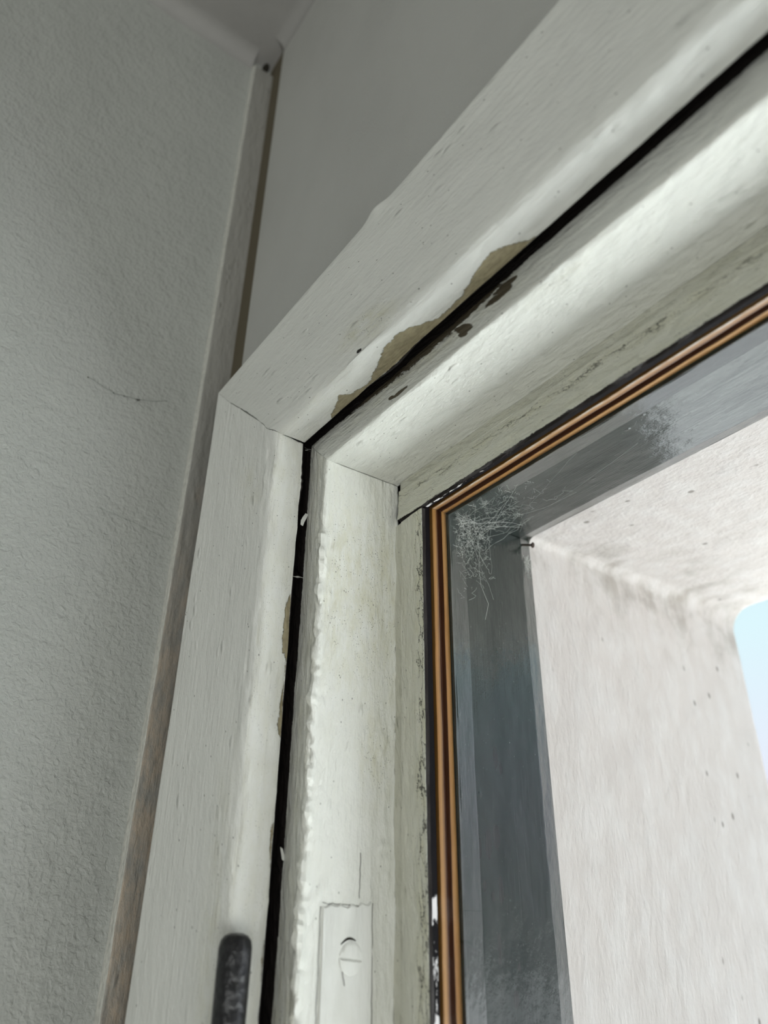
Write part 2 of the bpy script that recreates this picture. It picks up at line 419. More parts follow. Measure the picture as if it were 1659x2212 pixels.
# corner batten
bat = empty('trim_2', (-.035, .016, OZ-1.2))
S(bat, 'narrow painted wooden batten running up the corner left of the window', 'trim')
pb = profile([(0, 26), (0, 2.6), (6.6, 2.9), (6.6, 21)], {1, 2}, {1: 1.0, 2: .9}, .8)
def batten():
    pos, seg, tt = pb; npf = len(pos); zs = np.concatenate([np.arange(-.30, .343, .004), [.3475]]); zs = np.concatenate([[-1.9], zs])
    arc = np.concatenate([[0], np.cumsum(np.linalg.norm(np.roll(pos, -1, 0)-pos, axis=1))[:-1]])
    Zm, _ = np.meshgrid(zs, arc, indexing='ij')
    d = .0009*fbm(Zm*45, arc[None]*300, 5, 3)
    X = pos[None, :, 0]-.0385+d; Y = pos[None, :, 1]+0*Zm
    d2 = .0005*fbm(Zm*70, arc[None]*300, 15, 3); Y = Y+d2
    Z = Zm.copy(); Z[-1] -= (pos[:, 0]-.001)*.9                      # sloping cut at the top
    co = np.stack([X, Y, Z+OZ], -1).reshape(-1, 3); nl = len(zs)
    i = np.arange(nl-1)[:, None]; j = np.arange(npf)[None]; j2 = (j+1) % npf
    q = np.stack([i*npf+j, i*npf+j2, (i+1)*npf+j2, (i+1)*npf+j], -1).reshape(-1, 4).tolist()
    me = bpy.data.meshes.new('batten'); me.from_pydata(co.tolist(), [], q+[list(range(npf)), [(nl-1)*npf+k for k in range(npf)]])
    uvl = me.uv_layers.new(name='UVMap'); vi = np.empty(len(me.loops), np.int32); me.loops.foreach_get('vertex_index', vi)
    U = np.stack([Zm.reshape(-1), np.tile(arc, nl)], -1); uvl.data.foreach_set('uv', U[vi].reshape(-1).astype(np.float32))
    at = me.color_attributes.new('wear_shade', 'FLOAT_COLOR', 'POINT'); c = np.zeros((nl*npf, 4), np.float32)
    g_ = np.zeros((nl, npf))
    for zc, hw in ((-.105, .012), (-.165, .03), (-.215, .03), (-.28, .05), (-.045, .006)):
        g_ = np.maximum(g_, np.exp(-((Zm-zc)/hw)**2)*np.clip((tt[None]-.003)/.010, 0, 1)*(seg[None] == 2))
    g_ = np.maximum(g_, np.clip((-.04-Zm)/.14, 0, 1)*.9*(seg[None] == 2))
    c[:, 1] = g_.reshape(-1); c[:, 3] = 1; c[:, 0] = np.tile((seg == 1)*1., nl); at.data.foreach_set('color', c.reshape(-1))  # red channel gives the front face its painted-in brightness
    bm = bmesh.new(); bm.from_mesh(me); bmesh.ops.recalc_face_normals(bm, faces=bm.faces[:]); bm.to_mesh(me); bm.free()
    me.polygons.foreach_set('use_smooth', np.ones(len(me.polygons), bool)); me.set_sharp_from_angle(angle=math.radians(38))
    o = put('batten', me, M['batten']); child(o, bat)
batten()

bm = bmesh.new(); random.seed(3)
bmesh.ops.create_icosphere(bm, subdivisions=3, radius=.0034)  # solid dark blob put in for the shade inside the hole
for v in bm.verts: v.co = Vector((v.co.x*1.3-.0325, v.co.y*.7+.0115, v.co.z*1.1+OZ+.3465))+v.co*random.uniform(0, .08)
_o = finish('gap_shade_blob', bm, M['crackfill'], bat); _o['label'] = 'dark blob standing in for the shade in a small filler gap at the batten top'
# ------------------------------------------------------------ casing around the window (mitred boards)
cas = empty('trim_1', (0, .02, OZ-HEI)); S(cas, 'wide white painted window casing with mitred corner and peeling inner edge', 'window casing')
PC = profile([(0, 27.2), (0, 0), (47.6, 12.6), (48.4, 26.8), (43, 27.4)], {1, 2}, {1: .9, 2: 6.5, 3: .9}, .75)
def interp(l, xs, ys): return np.interp(l, xs, ys, left=0, right=0)
def casing_disp(side):
    def f(l, seg, t_):
        d = .0006*fbm(l*18, t_*60, 11 if side == 'T' else 12, 2)*(seg == 1)
        if side == 'T': d = d+.0016*np.exp(-((l-.141)/.006)**2)*np.exp(-(np.where(seg == 1, t_, .0)/.003)**2)*(seg <= 1)
        near = np.where(seg == 1, t_-.0493, t_)            # distance past the arris
        k = ((seg == 1) & (t_ > .044)) | (seg == 2)
        amp = .0015 if side == 'L' else .0009
        d = d+k*amp*fbm(l*70, near*220, 21, 4)*1.3
        if side == 'T':                                     # lifted ridge of filler on the arris
            r = np.exp(-((l-.071)/.012)**2)*np.exp(-((near-.0008-(l-.071)*.06)/.0016)**2); d = d+.0016*r
        else:
            r = np.exp(-((l-.020)/.010)**2)*np.exp(-((near-.001)/.002)**2); d = d+.0011*r*(vn(l*600, near*500, 4)+.2)
            d = d+.0009*k*np.clip((l-.12)/.05, 0, 1)*fbm(l*120, near*180, 41, 4)
        e_ = np.clip((t_-.013)/.0027, 0, 1)*(seg == 2)      # ragged lower edge
        d = d-e_*.0012*vn(l*130, l*0, 33)
        return d
    return f
def casing_wear_shade(side):
    def f(l, seg, t_):
        eps = .0055
        if side == 'T':
            h = interp(l, [.024, .027, .031, .037, .040, .044, .050, .056, .066, .075, .083, .089, .096, .100, .107, .114, .122, .128, .134, .139, .144, .149],
                       [0, 2.5, 3, 4.6, 6.4, 3.5, 1.6, 1.9, 4.8, 7.9, 8.6, 7.4, 4.0, 1.9, 2.3, 2.6, 5.0, 6.2, 7.0, 5.4, 2.4, 0])/1000
            h = np.where((l > .023) & (l < .150), h*1.1+.0014, 0)
        else:
            h = interp(l, [.060, .070, .080, .090, .100, .104, .112, .120, .129, .133, .137, .158, .166, .172, .180, .184, .190, .206, .212, .217, .222, .230, .236, .26],
                       [0, 0, 3.8, 4.3, 4.2, 2.2, 2.0, 3.0, 3.7, 2.6, 0, 0, 2.6, 2.9, 1.6, 0, 0, 2.4, 2.0, 0, 1.6, 1.8, 0, 0])/1000
        peel = np.where(seg == 2, .5+(h-(.0157-t_))/eps, 0.)
        peel = np.where(h <= 0, 0, peel)
        g_ = np.zeros(np.broadcast(l, t_).shape)
        if side == 'T':
            g_ = np.maximum(g_, 1.3*np.exp(-((l-.082)/.014)**2)*np.exp(-((t_-.041)/.006)**2)*(seg == 1))
            g_ = np.maximum(g_, .3*(seg == 2)*np.exp(-((l-.03)/.03)**2))
        else:
            g_ = np.maximum(g_, .55*np.exp(-((t_-.042)/.006)**2)*(seg == 1)*np.clip((l-.12)/.08, 0, 1))
            g_ = np.maximum(g_, .35*(seg == 2)); g_ = np.maximum(g_, .5*np.exp(-((l-.02)/.012)**2)*(seg == 2)*(t_ < .006))
            g_ = np.maximum(g_, .5*np.exp(-((l-.036)/.012)**2)*np.exp(-((t_-.035)/.008)**2)*(seg == 1))
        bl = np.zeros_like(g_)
        bl = np.where(((seg >= 3) | (seg == 0)), 1., bl)  # back and slit faces coloured near-black, painting the gap's shade
        if side == 'T':
            bl = np.maximum(bl, .75*np.exp(-(((l-.068)/.0022)**2+((t_-.0475)/.0011)**2)**1.5)*(seg == 1))
            bl = np.maximum(bl, .6*np.exp(-(((l-.108)/.0012)**2+((t_-.046)/.0008)**2))*(seg == 1))
        return peel, g_, bl
    return f
jl = lambda w, a: .00012+.0004*vn(w*400, w*0, 5)*(w > .012)+.0004*(w > .044)+J1(w, 1)
jt = lambda w, a: .00012-J1(w, 1)
member('jamb_casing', PC, 'L', M['casing'], cas, casing_disp('L'), casing_wear_shade('L'), jl)
member('head_casing', PC, 'T', M['casing'], cas, casing_disp('T'), casing_wear_shade('T'), jt)
member('jamb_casing', PC, 'R', M['casing'], cas); member('sill_casing', PC, 'B', M['casing'], cas)

# ------------------------------------------------------------ window frame
win = empty('window_1', (0, .05, OZ-HEI)); S(win, 'fixed window with worn white inner frame, bare timber strip and dark green outer frame', 'window')
PF = profile([(4, 33), (45, 32.6), (62.6, 30.8), (59.9, 71.9), (59.9, 73), (4, 73)], {1, 2}, {2: 1.4}, .75)
leaf_c = (.1795+.05, .0193)
def frame_disp(side):
    def f(l, seg, t_):
        near = np.where(seg == 1, t_-.0177, t_)
        d = .0005*fbm(l*25, t_*70, 51, 3)*(seg == 2)
        if side == 'L':
            ar = np.exp(-(near/.0021)**2)
            d = d+ar*.0034*(vn(l*230, near*260, 61)+.6*vn(l*520, near*500, 60)-.45)*np.clip((l-.02)/.02, .15, 1)
            d = d+.0014*fbm(l*110, near*200, 62, 4)*(np.abs(near) < .006)
            for lc, tc_, a_ in ((.1502, .0356, .0009), (.158, .034, .0008), (.112, .030, .0008), (.1205, .0335, .001), (.161, .0368, .0008), (.048, .001, .0012), (.14, .036, .0006)):
                d = d+a_*np.exp(-((l-lc)/.006)**2-((t_-tc_)/.0018)**2)*(seg == 2)*(vn(l*400, t_*600, 9)+.3)
            d = d+.0006*fbm(l*40, t_*350, 63, 3)*(seg == 2)*np.clip((t_-.02)/.02, 0, 1)
            d = d+(seg == 1)*.0006*fbm(l*60, t_*100, 66, 3)
        else:
            ar = np.exp(-(near/.0014)**2)
            d = d+ar*.0010*(vn(l*110, near*200, 71)-.3)
            for lc, tc_, a_ in ((.0655, .0008, .0012), (.1385, .0055, .0006), (.072, .002, .0006), (.1445, .002, .0006)):
                d = d+a_*np.exp(-((l-lc)/.005)**2-((t_-tc_)/.0016)**2)*(seg == 2)
            d = d+(seg == 1)*.0004*fbm(l*60, t_*200, 68, 3)
        return d
    return f
def frame_wear_shade(side):
    def f(l, seg, t_):
        z = np.zeros(np.broadcast(l, t_).shape); peel = z.copy(); g_ = z.copy(); bl = z.copy()
        bl = np.where((seg == 0) | (seg > 3), 1., bl)  # faces inside the slit blackened so its shade is in the colour
        bl = np.maximum(bl, np.where(seg == 1, .5+(.0007-t_)/.0035, 0))  # painted gap shade runs slightly onto the visible frame edge
        if side == 'T':
            edge = np.interp(l, [0, .03, .05, .07, .085, .1, .115, .125, .135, .15, .2, .3], [-.002, .001, .0035, .0045, .0055, .0045, .0035, .002, .001, -.003, -.006, -.006])
            peel = np.where(seg == 1, .5+(edge-t_)/.012, 0)
            for lc, tc_, a_, b_ in ((.1205, .0070, .007, .0020), (.126, .0045, .006, .0016), (.1005, .0085, .0030, .0035), (.0975, .0110, .002, .002), (.057, .0140, .005, .0011), (.0520, .0130, .0018, .0014)):
                r = np.sqrt(((l-lc)/a_)**2+((t_-tc_)/b_)**2); peel = np.maximum(peel, np.clip(1.1-.6*r, 0, 1)*(seg == 1))
            g_ = 1.3*(seg == 1)*np.exp(-((l-.08)/.05)**2)*np.clip(1.1-t_/.013, 0, 1)
            g_ = np.maximum(g_, .35*np.exp(-((l-.14)/.02)**2)*(seg == 2)*np.exp(-((t_-.004)/.005)**2)); g_ = np.maximum(g_, .08*(seg == 2))
        else:
            g_ = .95*(seg == 2)*np.exp(-((l-.06)/.045)**2)*np.clip(t_/.006, 0, 1)
            g_ = np.maximum(g_, .95*(seg == 2)*np.exp(-((l-.125)/.020)**2)*np.exp(-((t_-.031)/.008)**2))
            g_ = np.maximum(g_, .12*(seg == 2)); g_ = np.maximum(g_, .45*(seg == 1))
            g_ = np.maximum(g_, .8*(seg == 1)*np.clip((l-.16)/.05, 0, 1))
            for lc, tc_, a_, b_ in ((.0485, -.0005, .005, .0008), (.2, -.0008, .006, .0005), (.186, -.0008, .003, .0004)):
                r = np.sqrt(((l-lc)/a_)**2+((t_-tc_)/b_)**2); peel = np.maximum(peel, np.clip(1.05-.6*r, 0, 1)*(seg == 2))
        return peel, g_, bl
    return f
member('frame_jamb', PF, 'L', M['frame'], win, frame_disp('L'), frame_wear_shade('L'), lambda w, a: .00018+J2(w, 1))
member('frame_head', PF, 'T', M['frame'], win, frame_disp('T'), frame_wear_shade('T'), lambda w, a: .00010-J2(w, 1))
member('frame_jamb', PF, 'R', M['frame'], win); member('frame_sill', PF, 'B', M['frame'], win)

# inner glazing beads: the head bead runs through, the jamb bead butts under it
PB = profile([(59.8, 72.6), (60.1, 71.2), (64.6, 71.2), (65.6, 70.4), (81.5, 69.6), (81.3, 71.3), (59.8, 74.2)], {2, 3, 4}, {4: .5, 3: .8}, .5)
def bead_disp(side):
    def f(l, seg, t_):
        d = .0008*fbm(l*60, t_*200+seg, 81, 4)
        e_ = np.clip((t_-.010)/.006, 0, 1)*(seg == 3)
        d = d+e_*.0008*fbm(l*160, t_*250, 82, 4)
        # ragged tip
        d = d+(seg >= 4)*(seg <= 4)*(-.0016*vn(l*150, l*0, 84)*(1 if side == 'T' else .5))
        return d
    return f
def bead_wear(side):
    def f(l, seg, t_):
        z = np.zeros(np.broadcast(l, t_).shape); g_ = z+.25
        if side == 'L': g_ = np.where(seg == 3, .25+.75*np.clip((t_-.007)/.006, 0, 1), .3)
        else: g_ = np.where(seg == 3, .25+.6*np.exp(-((t_-.004)/.003)**2)+.25*np.clip((t_-.009)/.004, 0, 1), .4)
        bl = np.where(seg == 3, .5+(t_-.0155)/.004, 0) if side == 'T' else np.where(seg == 3, .2+(t_-.0157)/.004, 0)
        bl = np.maximum(bl, 1.*(seg >= 4))
        return z, g_, bl
    return f
member('glazing_bead', PB, 'T', M['head_bead'], win, bead_disp('T'), bead_wear('T'), lambda w, a: .0637-w)
member('glazing_bead', PB, 'L', M['bead'], win, bead_disp('L'), bead_wear('L'), lambda w, a: .0823-w)
member('glazing_bead', PB, 'R', M['bead'], win); member('glazing_bead', PB, 'B', M['bead'], win)

# black sealant edge of the pane
PS = profile([(60, 74.3), (80.9, 71.45), (79.7, 75.25), (60, 75.25)], {1}, {}, .5)
def seal_wear(side):
    def f(l, seg, t_):
        z = np.zeros(np.broadcast(l, t_).shape)
        if side == 'T':
            r = .30+.27*np.clip(1-l/.09, 0, 1); r = np.maximum(r, .75*np.clip((l-.17)/.02, 0, 1)); r = r*np.exp(-((t_-.0015)/.0025)**2) + 0*t_
        else:
            r = np.clip((l-.150)/.006, 0, 1)*(.50+.12*np.sin(l*330)+.08*np.sin(l*170))
        return r*(seg == 1)+z, z, z
    return f
for sd in 'LTRB': member('seal', PS, sd, M['seal'], win, None, seal_wear(sd))

# the pane
gx0, gx1, gz0, gz1 = .068, WID-.068, OZ-HEI+.068, OZ-.068
box('glass_pane', (gx0, .0754, gz0), (gx1, .0770, gz1), M['glass'], win)

# bare timber strip with its groove
PT = profile([(60, 77.1), (79.4, 77.1), (79.0, 80.0), (77.2, 80.6), (77.2, 82.4), (78.9, 83.0), (78.0, 86.3), (60, 86.3)], {1, 2, 3, 4, 5}, {1: .3, 5: .5}, .4)
def tim_wear(side):
    def f(l, seg, t_):
        z = np.zeros(np.broadcast(l, t_).shape)
        bl = 1.*((seg >= 2) & (seg <= 4)) + (.5 if side == 'L' else .35)*((seg == 1) & (t_ > .0019))
        r = z+(1.*(seg == 1)*np.clip(1-t_/.0016, 0, 1) if side == 'T' else 0)
        return r, z, bl+z
    return f
for sd in 'LTRB':
    member('timber_strip', PT, sd, M['timber'], win, lambda l, seg, t_: .00035*fbm(l*50, seg*3.+t_*0, 91, 3)*((seg >= 1) & (seg <= 5)), tim_wear(sd), (lambda w, a: .0001+0*w) if sd in 'LT' else None)

# dark green outer bead and frame
PG1 = profile([(55, 86.5), (79.7, 86.5), (78.6, 88.6), (73.9, 101.0), (55, 101.0)], {1, 2}, {2: .9, 3: .5}, .7)
PG2 = profile([(50, 101.1), (73.2, 101.1), (66.9, 145.6), (61.0, 158.4), (50, 158.4)], {1, 2}, {1: .3, 2: 3.0}, .8)
def gdisp(l, seg, t_): return .0006*fbm(l*50, t_*90+seg, 95, 3)
spots = [(.1102, .0140, .0045, .0016), (.1146, .0170, .0026, .0012), (.1406, .0118, .0045, .0022), (.1428, .0066, .0055, .0020), (.1594, .0125, .0050, .0014),
         (.1774, .0100, .0042, .0012), (.1955, .0177, .0028, .0016), (.1825, .0097, .0012, .0010), (.144, .001, .004, .0012), (.161, .0078, .0020, .001), (.157, .003, .0022, .0010), (.186, .021, .0014, .001)]
def gwear(l, seg, t_):
    g_ = np.zeros(np.broadcast(l, t_).shape)
    for lc, tc_, a_, b_ in spots:
        r = np.sqrt(((l-lc)/a_)**2+((t_-tc_)/b_)**2); g_ = np.maximum(g_, np.clip(1.05-.55*r, 0, 1)*(seg == 1))
    return g_*0, g_, g_*0
J3 = jag(14, .0005)
g0l = lambda w, a: .0001+J3(w, 1)
g0t = lambda w, a: .0001-J3(w, 1)
for sd, nm in (('L', 'outer_jamb'), ('T', 'outer_head'), ('R', 'outer_jamb'), ('B', 'outer_sill')):
    member('outer_bead', PG1, sd, M['green'], win, gdisp, None, {'L': g0l, 'T': g0t}.get(sd), ds_l=.001)
    member(nm, PG2, sd, M['green'], win, gdisp, gwear if sd == 'L' else None, {'L': g0l, 'T': g0t}.get(sd), ds_l=.001, seamseed=.4)

# ------------------------------------------------------------ outer masonry with its rendered reveal
def outer_wall():
    ny = 150; ys = np.linspace(.1585, .384, ny); tw = (ys-.1585)/(.384-.1585)
    rows = []; arcs = []
    # path around the opening, parametrised the same way on every row
    def path(w, r):
        x0, x1, z0, z1 = w, WID-w, -(HEI-w), -w; pts = []
        def arc(cx, cz, a0):
            for k in range(13): a = a0+math.pi/2*k/12; pts.append((cx+r*math.cos(a), cz+r*math.sin(a)))
        zz = [z1-r-s_ for s_ in np.concatenate([np.arange(.004, .30, .004), [.4, .6, .8]])]
        xx = [x0+r+s_ for s_ in np.concatenate([np.arange(.004, .30, .004), [.4, .6]])]
        arc(x1-r, z1-r, 0)
        pts.extend([(x, z1) for x in xx[::-1]])
        arc(x0+r, z1-r, math.pi/2)
        pts.extend([(x0, z) for z in zz])
        arc(x0+r, z0+r, math.pi); arc(x1-r, z0+r, 3*math.pi/2)
        return np.array(pts)
    npth = None
    for y, t_ in zip(ys, tw):
        w = .0610+(.0385-.0610)*t_; r = .004+.012*t_**2
        p = path(w, r); npth = len(p)
        rows.append(np.column_stack([p[:, 0], np.full(npth, y), p[:, 1]]))
    A = np.array(rows)
    base = A[0]; arc = np.concatenate([[0], np.cumsum(np.linalg.norm(np.diff(base, axis=0), axis=1))])
    cen = np.array([WID/2, 0, -HEI/2]); d = .0016*fbm(arc[None]*22, ys[:, None]*22, 101, 3)+.0008*fbm(arc[None]*120, ys[:, None]*90, 102, 3)
    nr = np.roll(A, -1, 1)-np.roll(A, 1, 1); nn = np.stack([-nr[..., 2], 0*nr[..., 0], nr[..., 0]], -1); nn /= np.linalg.norm(nn, axis=-1)[..., None]
    A = A+nn*d[..., None]*np.clip(tw*8, 0, 1)[:, None, None]
    # rounded outer lip, then the facade far out
    lip = A[-1].copy(); ctr = lip[:, [0, 2]]-cen[[0, 2]]
    outn = -nn[-1]
    sgn = np.sign(np.sum(outn[:, [0, 2]]*ctr, 1)); outn = outn*sgn[:, None]
    rows2 = []
    for k in range(1, 5):
        a = k/4*math.pi/2; q = lip+outn*(.006*(1-math.cos(a))); q[:, 1] = .384+.006*math.sin(a)
        rows2.append(q)
    far = lip.copy(); far[:, 0] = np.clip((lip[:, 0]-cen[0])*9, -3, 4)+cen[0]; far[:, 2] = np.clip((lip[:, 2]-cen[2])*6, -2.6, 2.6)+cen[2]; far[:, 1] = .390
    rows2.append(far); back = far.copy(); back[:, 1] = .1585; rows2.append(back)
    A = np.concatenate([A, np.array(rows2)], 0); nR = len(A)
    co = A.reshape(-1, 3)+np.array([0, 0, OZ])
    i = np.arange(nR)[:, None]; j = np.arange(npth)[None]; i2 = (i+1) % nR; j2 = (j+1) % npth
    q = np.stack([i*npth+j, i2*npth+j, i2*npth+j2, i*npth+j2], -1).reshape(-1, 4)
    me = bpy.data.meshes.new('wall_outside'); me.from_pydata(co.tolist(), [], q.tolist())
    uvl = me.uv_layers.new(name='UVMap'); vi = np.empty(len(me.loops), np.int32); me.loops.foreach_get('vertex_index', vi)
    U = np.stack([np.tile(arc, nR), np.repeat(A[:, 0, 1]+np.concatenate([np.zeros(ny+4), [.5, .8]]), npth)], -1)
    uvl.data.foreach_set('uv', U[vi].reshape(-1).astype(np.float32))
    at = me.color_attributes.new('wear_shade', 'FLOAT_COLOR', 'POINT'); c = np.zeros((len(co), 4), np.float32); c[:, 3] = 1
    cx_, cz_ = .05, -.05
    dist = np.hypot(A[..., 0]-cx_, A[..., 2]-cz_); c[:, 1] = np.exp(-(dist/.035)**2).reshape(-1)
    at.data.foreach_set('color', c.reshape(-1))
    bm = bmesh.new(); bm.from_mesh(me); bmesh.ops.recalc_face_normals(bm, faces=bm.faces[:]); bm.to_mesh(me); bm.free()
    me.polygons.foreach_set('use_smooth', np.ones(len(me.polygons), bool)); me.set_sharp_from_angle(angle=math.radians(60))
    return put('wall_outside', me, M['plaster'])
S(outer_wall(), 'thick outer wall with off-white rendered window reveal and rounded outer corner')
gr = box('ground', (-7, .45, -.4), (8, 5.5, -.3), M['ground']); S(gr, 'pale paving outside below the window', 'ground')
M['lawn'] = mat_wall('gravel', (.17, .17, .175), 15, .004, .95)
S(box('ground_gravel', (-40, .45, -.5), (40, 60, -.405), M['lawn']), 'grey gravel beyond the paving outside', 'ground')

# ------------------------------------------------------------ hinge, painted leaf plate, nail, cobwebs
hg = empty('hinge', (.0538, .0130, OZ-.36)); tag(hg, 'black round-topped hinge pin standing upright against the casing edge, bottom of picture', 'hinge')
def barrel():
    bm = bmesh.new(); r = .0053; prof = [(0, 0), (r*.35, -.0001), (r*.70, -.0008), (r*.92, -.0022), (r, -.0042), (r*1.01, -.010), (r*.985, -.03), (r*1.01, -.05), (r, -.09), (0, -.09)]
    n = 28; top = (.0528, .0135, OZ-.2470); rings = []
    for rr, z in prof:
        if rr == 0: rings.append([bm.verts.new((top[0], top[1], top[2]+z))]); continue
        rings.append([bm.verts.new((top[0]+rr*math.cos(2*math.pi*k/n), top[1]+rr*math.sin(2*math.pi*k/n), top[2]+z)) for k in range(n)])
    for a, b in zip(rings[:-1], rings[1:]):
        for k in range(n):
            if len(a) == 1: bm.faces.new((a[0], b[k], b[(k+1) % n]))
            elif len(b) == 1: bm.faces.new((a[k], b[0], a[(k+1) % n]))
            else: bm.faces.new((a[k], b[k], b[(k+1) % n], a[(k+1) % n]))
    finish('barrel', bm, M['metal'], hg)
barrel()


# leaf plate on the reveal of the left frame jamb, painted over, with its slotted screw
s1 = Vector((.0626, .0308, 0)); s2 = Vector((.0599, .0719, 0)); du = (s2-s1).normalized(); nu = Vector((du.y, -du.x, 0)).normalized()
def rv(l, t_, h=0):                                    # a point on the reveal: l down from the mitre, t across, h proud
    p = s1+du*t_+nu*h; return Vector((p.x, p.y, OZ-p.x-l))
lp = empty('hinge_plate', rv(.195, .0193)); tag(lp, 'painted-over flat plate with slotted screw, let into the white frame jamb', 'hinge plate')
def plate():
    bm = bmesh.new(); random.seed(4)
    out = [(.1765+.0007*math.sin(i*2.1)+random.uniform(-.0004, .0004), .0088+.0208*i/14) for i in range(15)]
    out += [(.18+i*.012, .0297+random.uniform(-.0002, .0003)) for i in range(1, 6)] + [(.245, .030), (.245, .0090)]
    out += [(.24-i*.012, .0091+random.uniform(-.0002, .0002)) for i in range(0, 5)]
    top = [bm.verts.new(rv(l, t_, .00085)) for l, t_ in out]; bot = [bm.verts.new(rv(l, t_, -.0012)) for l, t_ in out]
    f = bm.faces.new(top); n = len(out)
    for i in range(n): bm.faces.new((top[i], bot[i], bot[(i+1) % n], top[(i+1) % n]))
    bm.faces.new(bot[::-1])
    bmesh.ops.bevel(bm, geom=list(f.edges), offset=.00030, segments=2, affect='EDGES', profile=.6)
    o = finish('plate', bm, M['plate'], lp); return o
s = N('thick_white_paint'); o_ = s.obj(); s.bump(s.noise((350, 350, 60), 3, .6, src=o_), .0006); s.bump(s.noise((1200, 1200, 200), 3, .6, src=o_), .0002)
M['plate'] = s.done(s.mix(s.step(s.noise((90, 90, 60), 4, .6, src=o_), .4, .8), (.80, .81, .775), (.74, .745, .70)), .35, .45)
pl = plate()
def ringmesh(name, r0, r1, h, lc, tc_, mat, parent, a0=0, a1=360):
    bm = bmesh.new(); n = 40; A = [math.radians(a0+(a1-a0)*k/n) for k in range(n+1)]
    vs_ = [[bm.verts.new(rv(lc+r*math.sin(a), tc_+r*math.cos(a)*.98, hh)) for r, hh in ((r0, .0006), (r0, h), (r1, h), (r1, .0006))] for a in A]
    for k in range(n):
        for i in range(3): bm.faces.new((vs_[k][i], vs_[k+1][i], vs_[k+1][i+1], vs_[k][i+1]))
    return finish(name, bm, mat, parent)
def screw():
    bm = bmesh.new(); n = 40; lc, tc_, R_ = .1916, .0208, .0049; ang = math.radians(8)
    ux, uy = math.cos(ang), math.sin(ang)
    # two domed half heads either side of a slot
    for sg in (1, -1):
        pts = []
        for k in range(n//2+1):
            a = math.pi*k/(n//2); x = R_*math.cos(a); y = sg*(.00045+max(0, R_*math.sin(a)-.00045)); pts.append((x, y))
        def P(x, y, h): return rv(lc+(x*uy+y*ux), tc_+(x*ux-y*uy), h)
        lo = [bm.verts.new(P(x, y, .0007)) for x, y in pts]; mi = [bm.verts.new(P(x*.97, y*.97 if abs(y) > .0006 else y, .00125)) for x, y in pts]
        hi = [bm.verts.new(P(x*.75, y*.75 if abs(y) > .0006 else y, .00150)) for x, y in pts]
        m = len(pts)
        for a, b in ((lo, mi), (mi, hi)):
            for i in range(m): bm.faces.new((a[i], a[(i+1) % m], b[(i+1) % m], b[i]))
        bm.faces.new(hi)
    sc = finish('screw', bm, M['plate'], lp); sc['label'] = 'slotted screw head clogged with white paint'
    return sc
screw()
bm = bmesh.new(); random.seed(7)
tube([rv(.1866-.0012*math.sin(k/9*math.pi)+.0008*(1-k/9.)*1, .0165+.0062*k/9, .0010) for k in range(10)], [.00005+.00030*math.sin(math.pi*(k+.2)/9.6)+.00005 for k in range(10)], bm)
finish('paint_crack', bm, M['crackfill'], lp)
# thin cracks in the paint of the frame and casing
def cracks(name, lst, parent, r=.0001):
    bm = bmesh.new()
    for pts in lst: tube(pts, r, bm, 4)
    return finish(name, bm, M['crackfill'], parent)
random.seed(12)
def wig(a, b, n, amp, h=.0001):
    return [rv(a[0]+(b[0]-a[0])*k/n+random.uniform(-amp, amp), a[1]+(b[1]-a[1])*k/n+random.uniform(-amp, amp), h) for k in range(n+1)]
cracks('paint_crack', [wig((.1765, .0080), (.245, .0083), 26, .00018, .0003), wig((.1755, .0088), (.1775, .0297), 16, .00035, .0004), wig((.176, .0303), (.215, .0307), 16, .00015, .0003),
                       wig((.160, .0246), (.1745, .0243), 8, .0002, .0002), wig((.195, .0173), (.199, .0183), 4, .0002, .0011)], win)

# flakes and drips of old paint hanging in the slit beside the jamb
def flake(pts, wd, parent, seed):
    random.seed(seed); bm = bmesh.new(); P = [Vector(p) for p in pts]; L = []
    for i, p in enumerate(P):
        w_ = wd*(.35+.65*math.sin(math.pi*(i+.6)/(len(P)+.2))); sd_ = Vector((.55, .55, -.6)).normalized()
        L.append([bm.verts.new(p+sd_*a*w_+Vector((0, -abs(a)*w_*.4, 0))+Vector((0, b, 0))) for a, b in ((-1, 0), (0, -.0002), (1, 0), (1, .0003), (0, .0001), (-1, .0003))])
    for a, b in zip(L[:-1], L[1:]):
        for k in range(6): bm.faces.new((a[k], a[(k+1) % 6], b[(k+1) % 6], b[k]))
    bm.faces.new(L[0][::-1]); bm.faces.new(L[-1]); return finish('paint_flake', bm, M['plate'], parent)
def gp(l, f, dy=0):                                    # across the slit: f 0 at the casing edge, 1 at the frame face
    w = .0484+(.0460-.0484)*f; y = .0268+(.0325-.0268)*f+dy; return Vector((w, y, OZ-w-l))
flake([gp(.0365, .95), gp(.0385, .8, -.0002), gp(.0405, .62, -.0003), gp(.0425, .45)], .0009, cas, 1)
flake([gp(.0672, -.05), gp(.0676, .3, -.0003), gp(.0674, .65, -.0003), gp(.0678, 1.02)], .0006, cas, 2)
flake([gp(.0015, .1), gp(.0022, .5, -.0005), gp(.0018, 1.0)], .00025, cas, 3)
flake([gp(.0030, .2), gp(.0026, .6, -.0004), gp(.0034, 1.1)], .0002, cas, 4)
flake([gp(.1735, .75), gp(.1755, .9), gp(.178, 1.0)], .0006, cas, 5)

# nail
nl_ = empty('nail', (.0650, .1475, OZ-.0700)); tag(nl_, 'small rusty nail sticking out of the green frame near its top corner', 'nail')
bm = bmesh.new(); p0 = Vector((.0640, .1465, OZ-.0695)); p1 = Vector((.0712, .1495, OZ-.0717)); tube([p0, p1], .0006, bm, 10); finish('shank', bm, M['rust'], nl_)
dn = (p1-p0).normalized(); bm = bmesh.new(); tube([p1-dn*.0003, p1+dn*.0002, p1+dn*.0008], [.0009, .0015, .0013], bm, 12); finish('nail_head', bm, M['rust'], nl_)

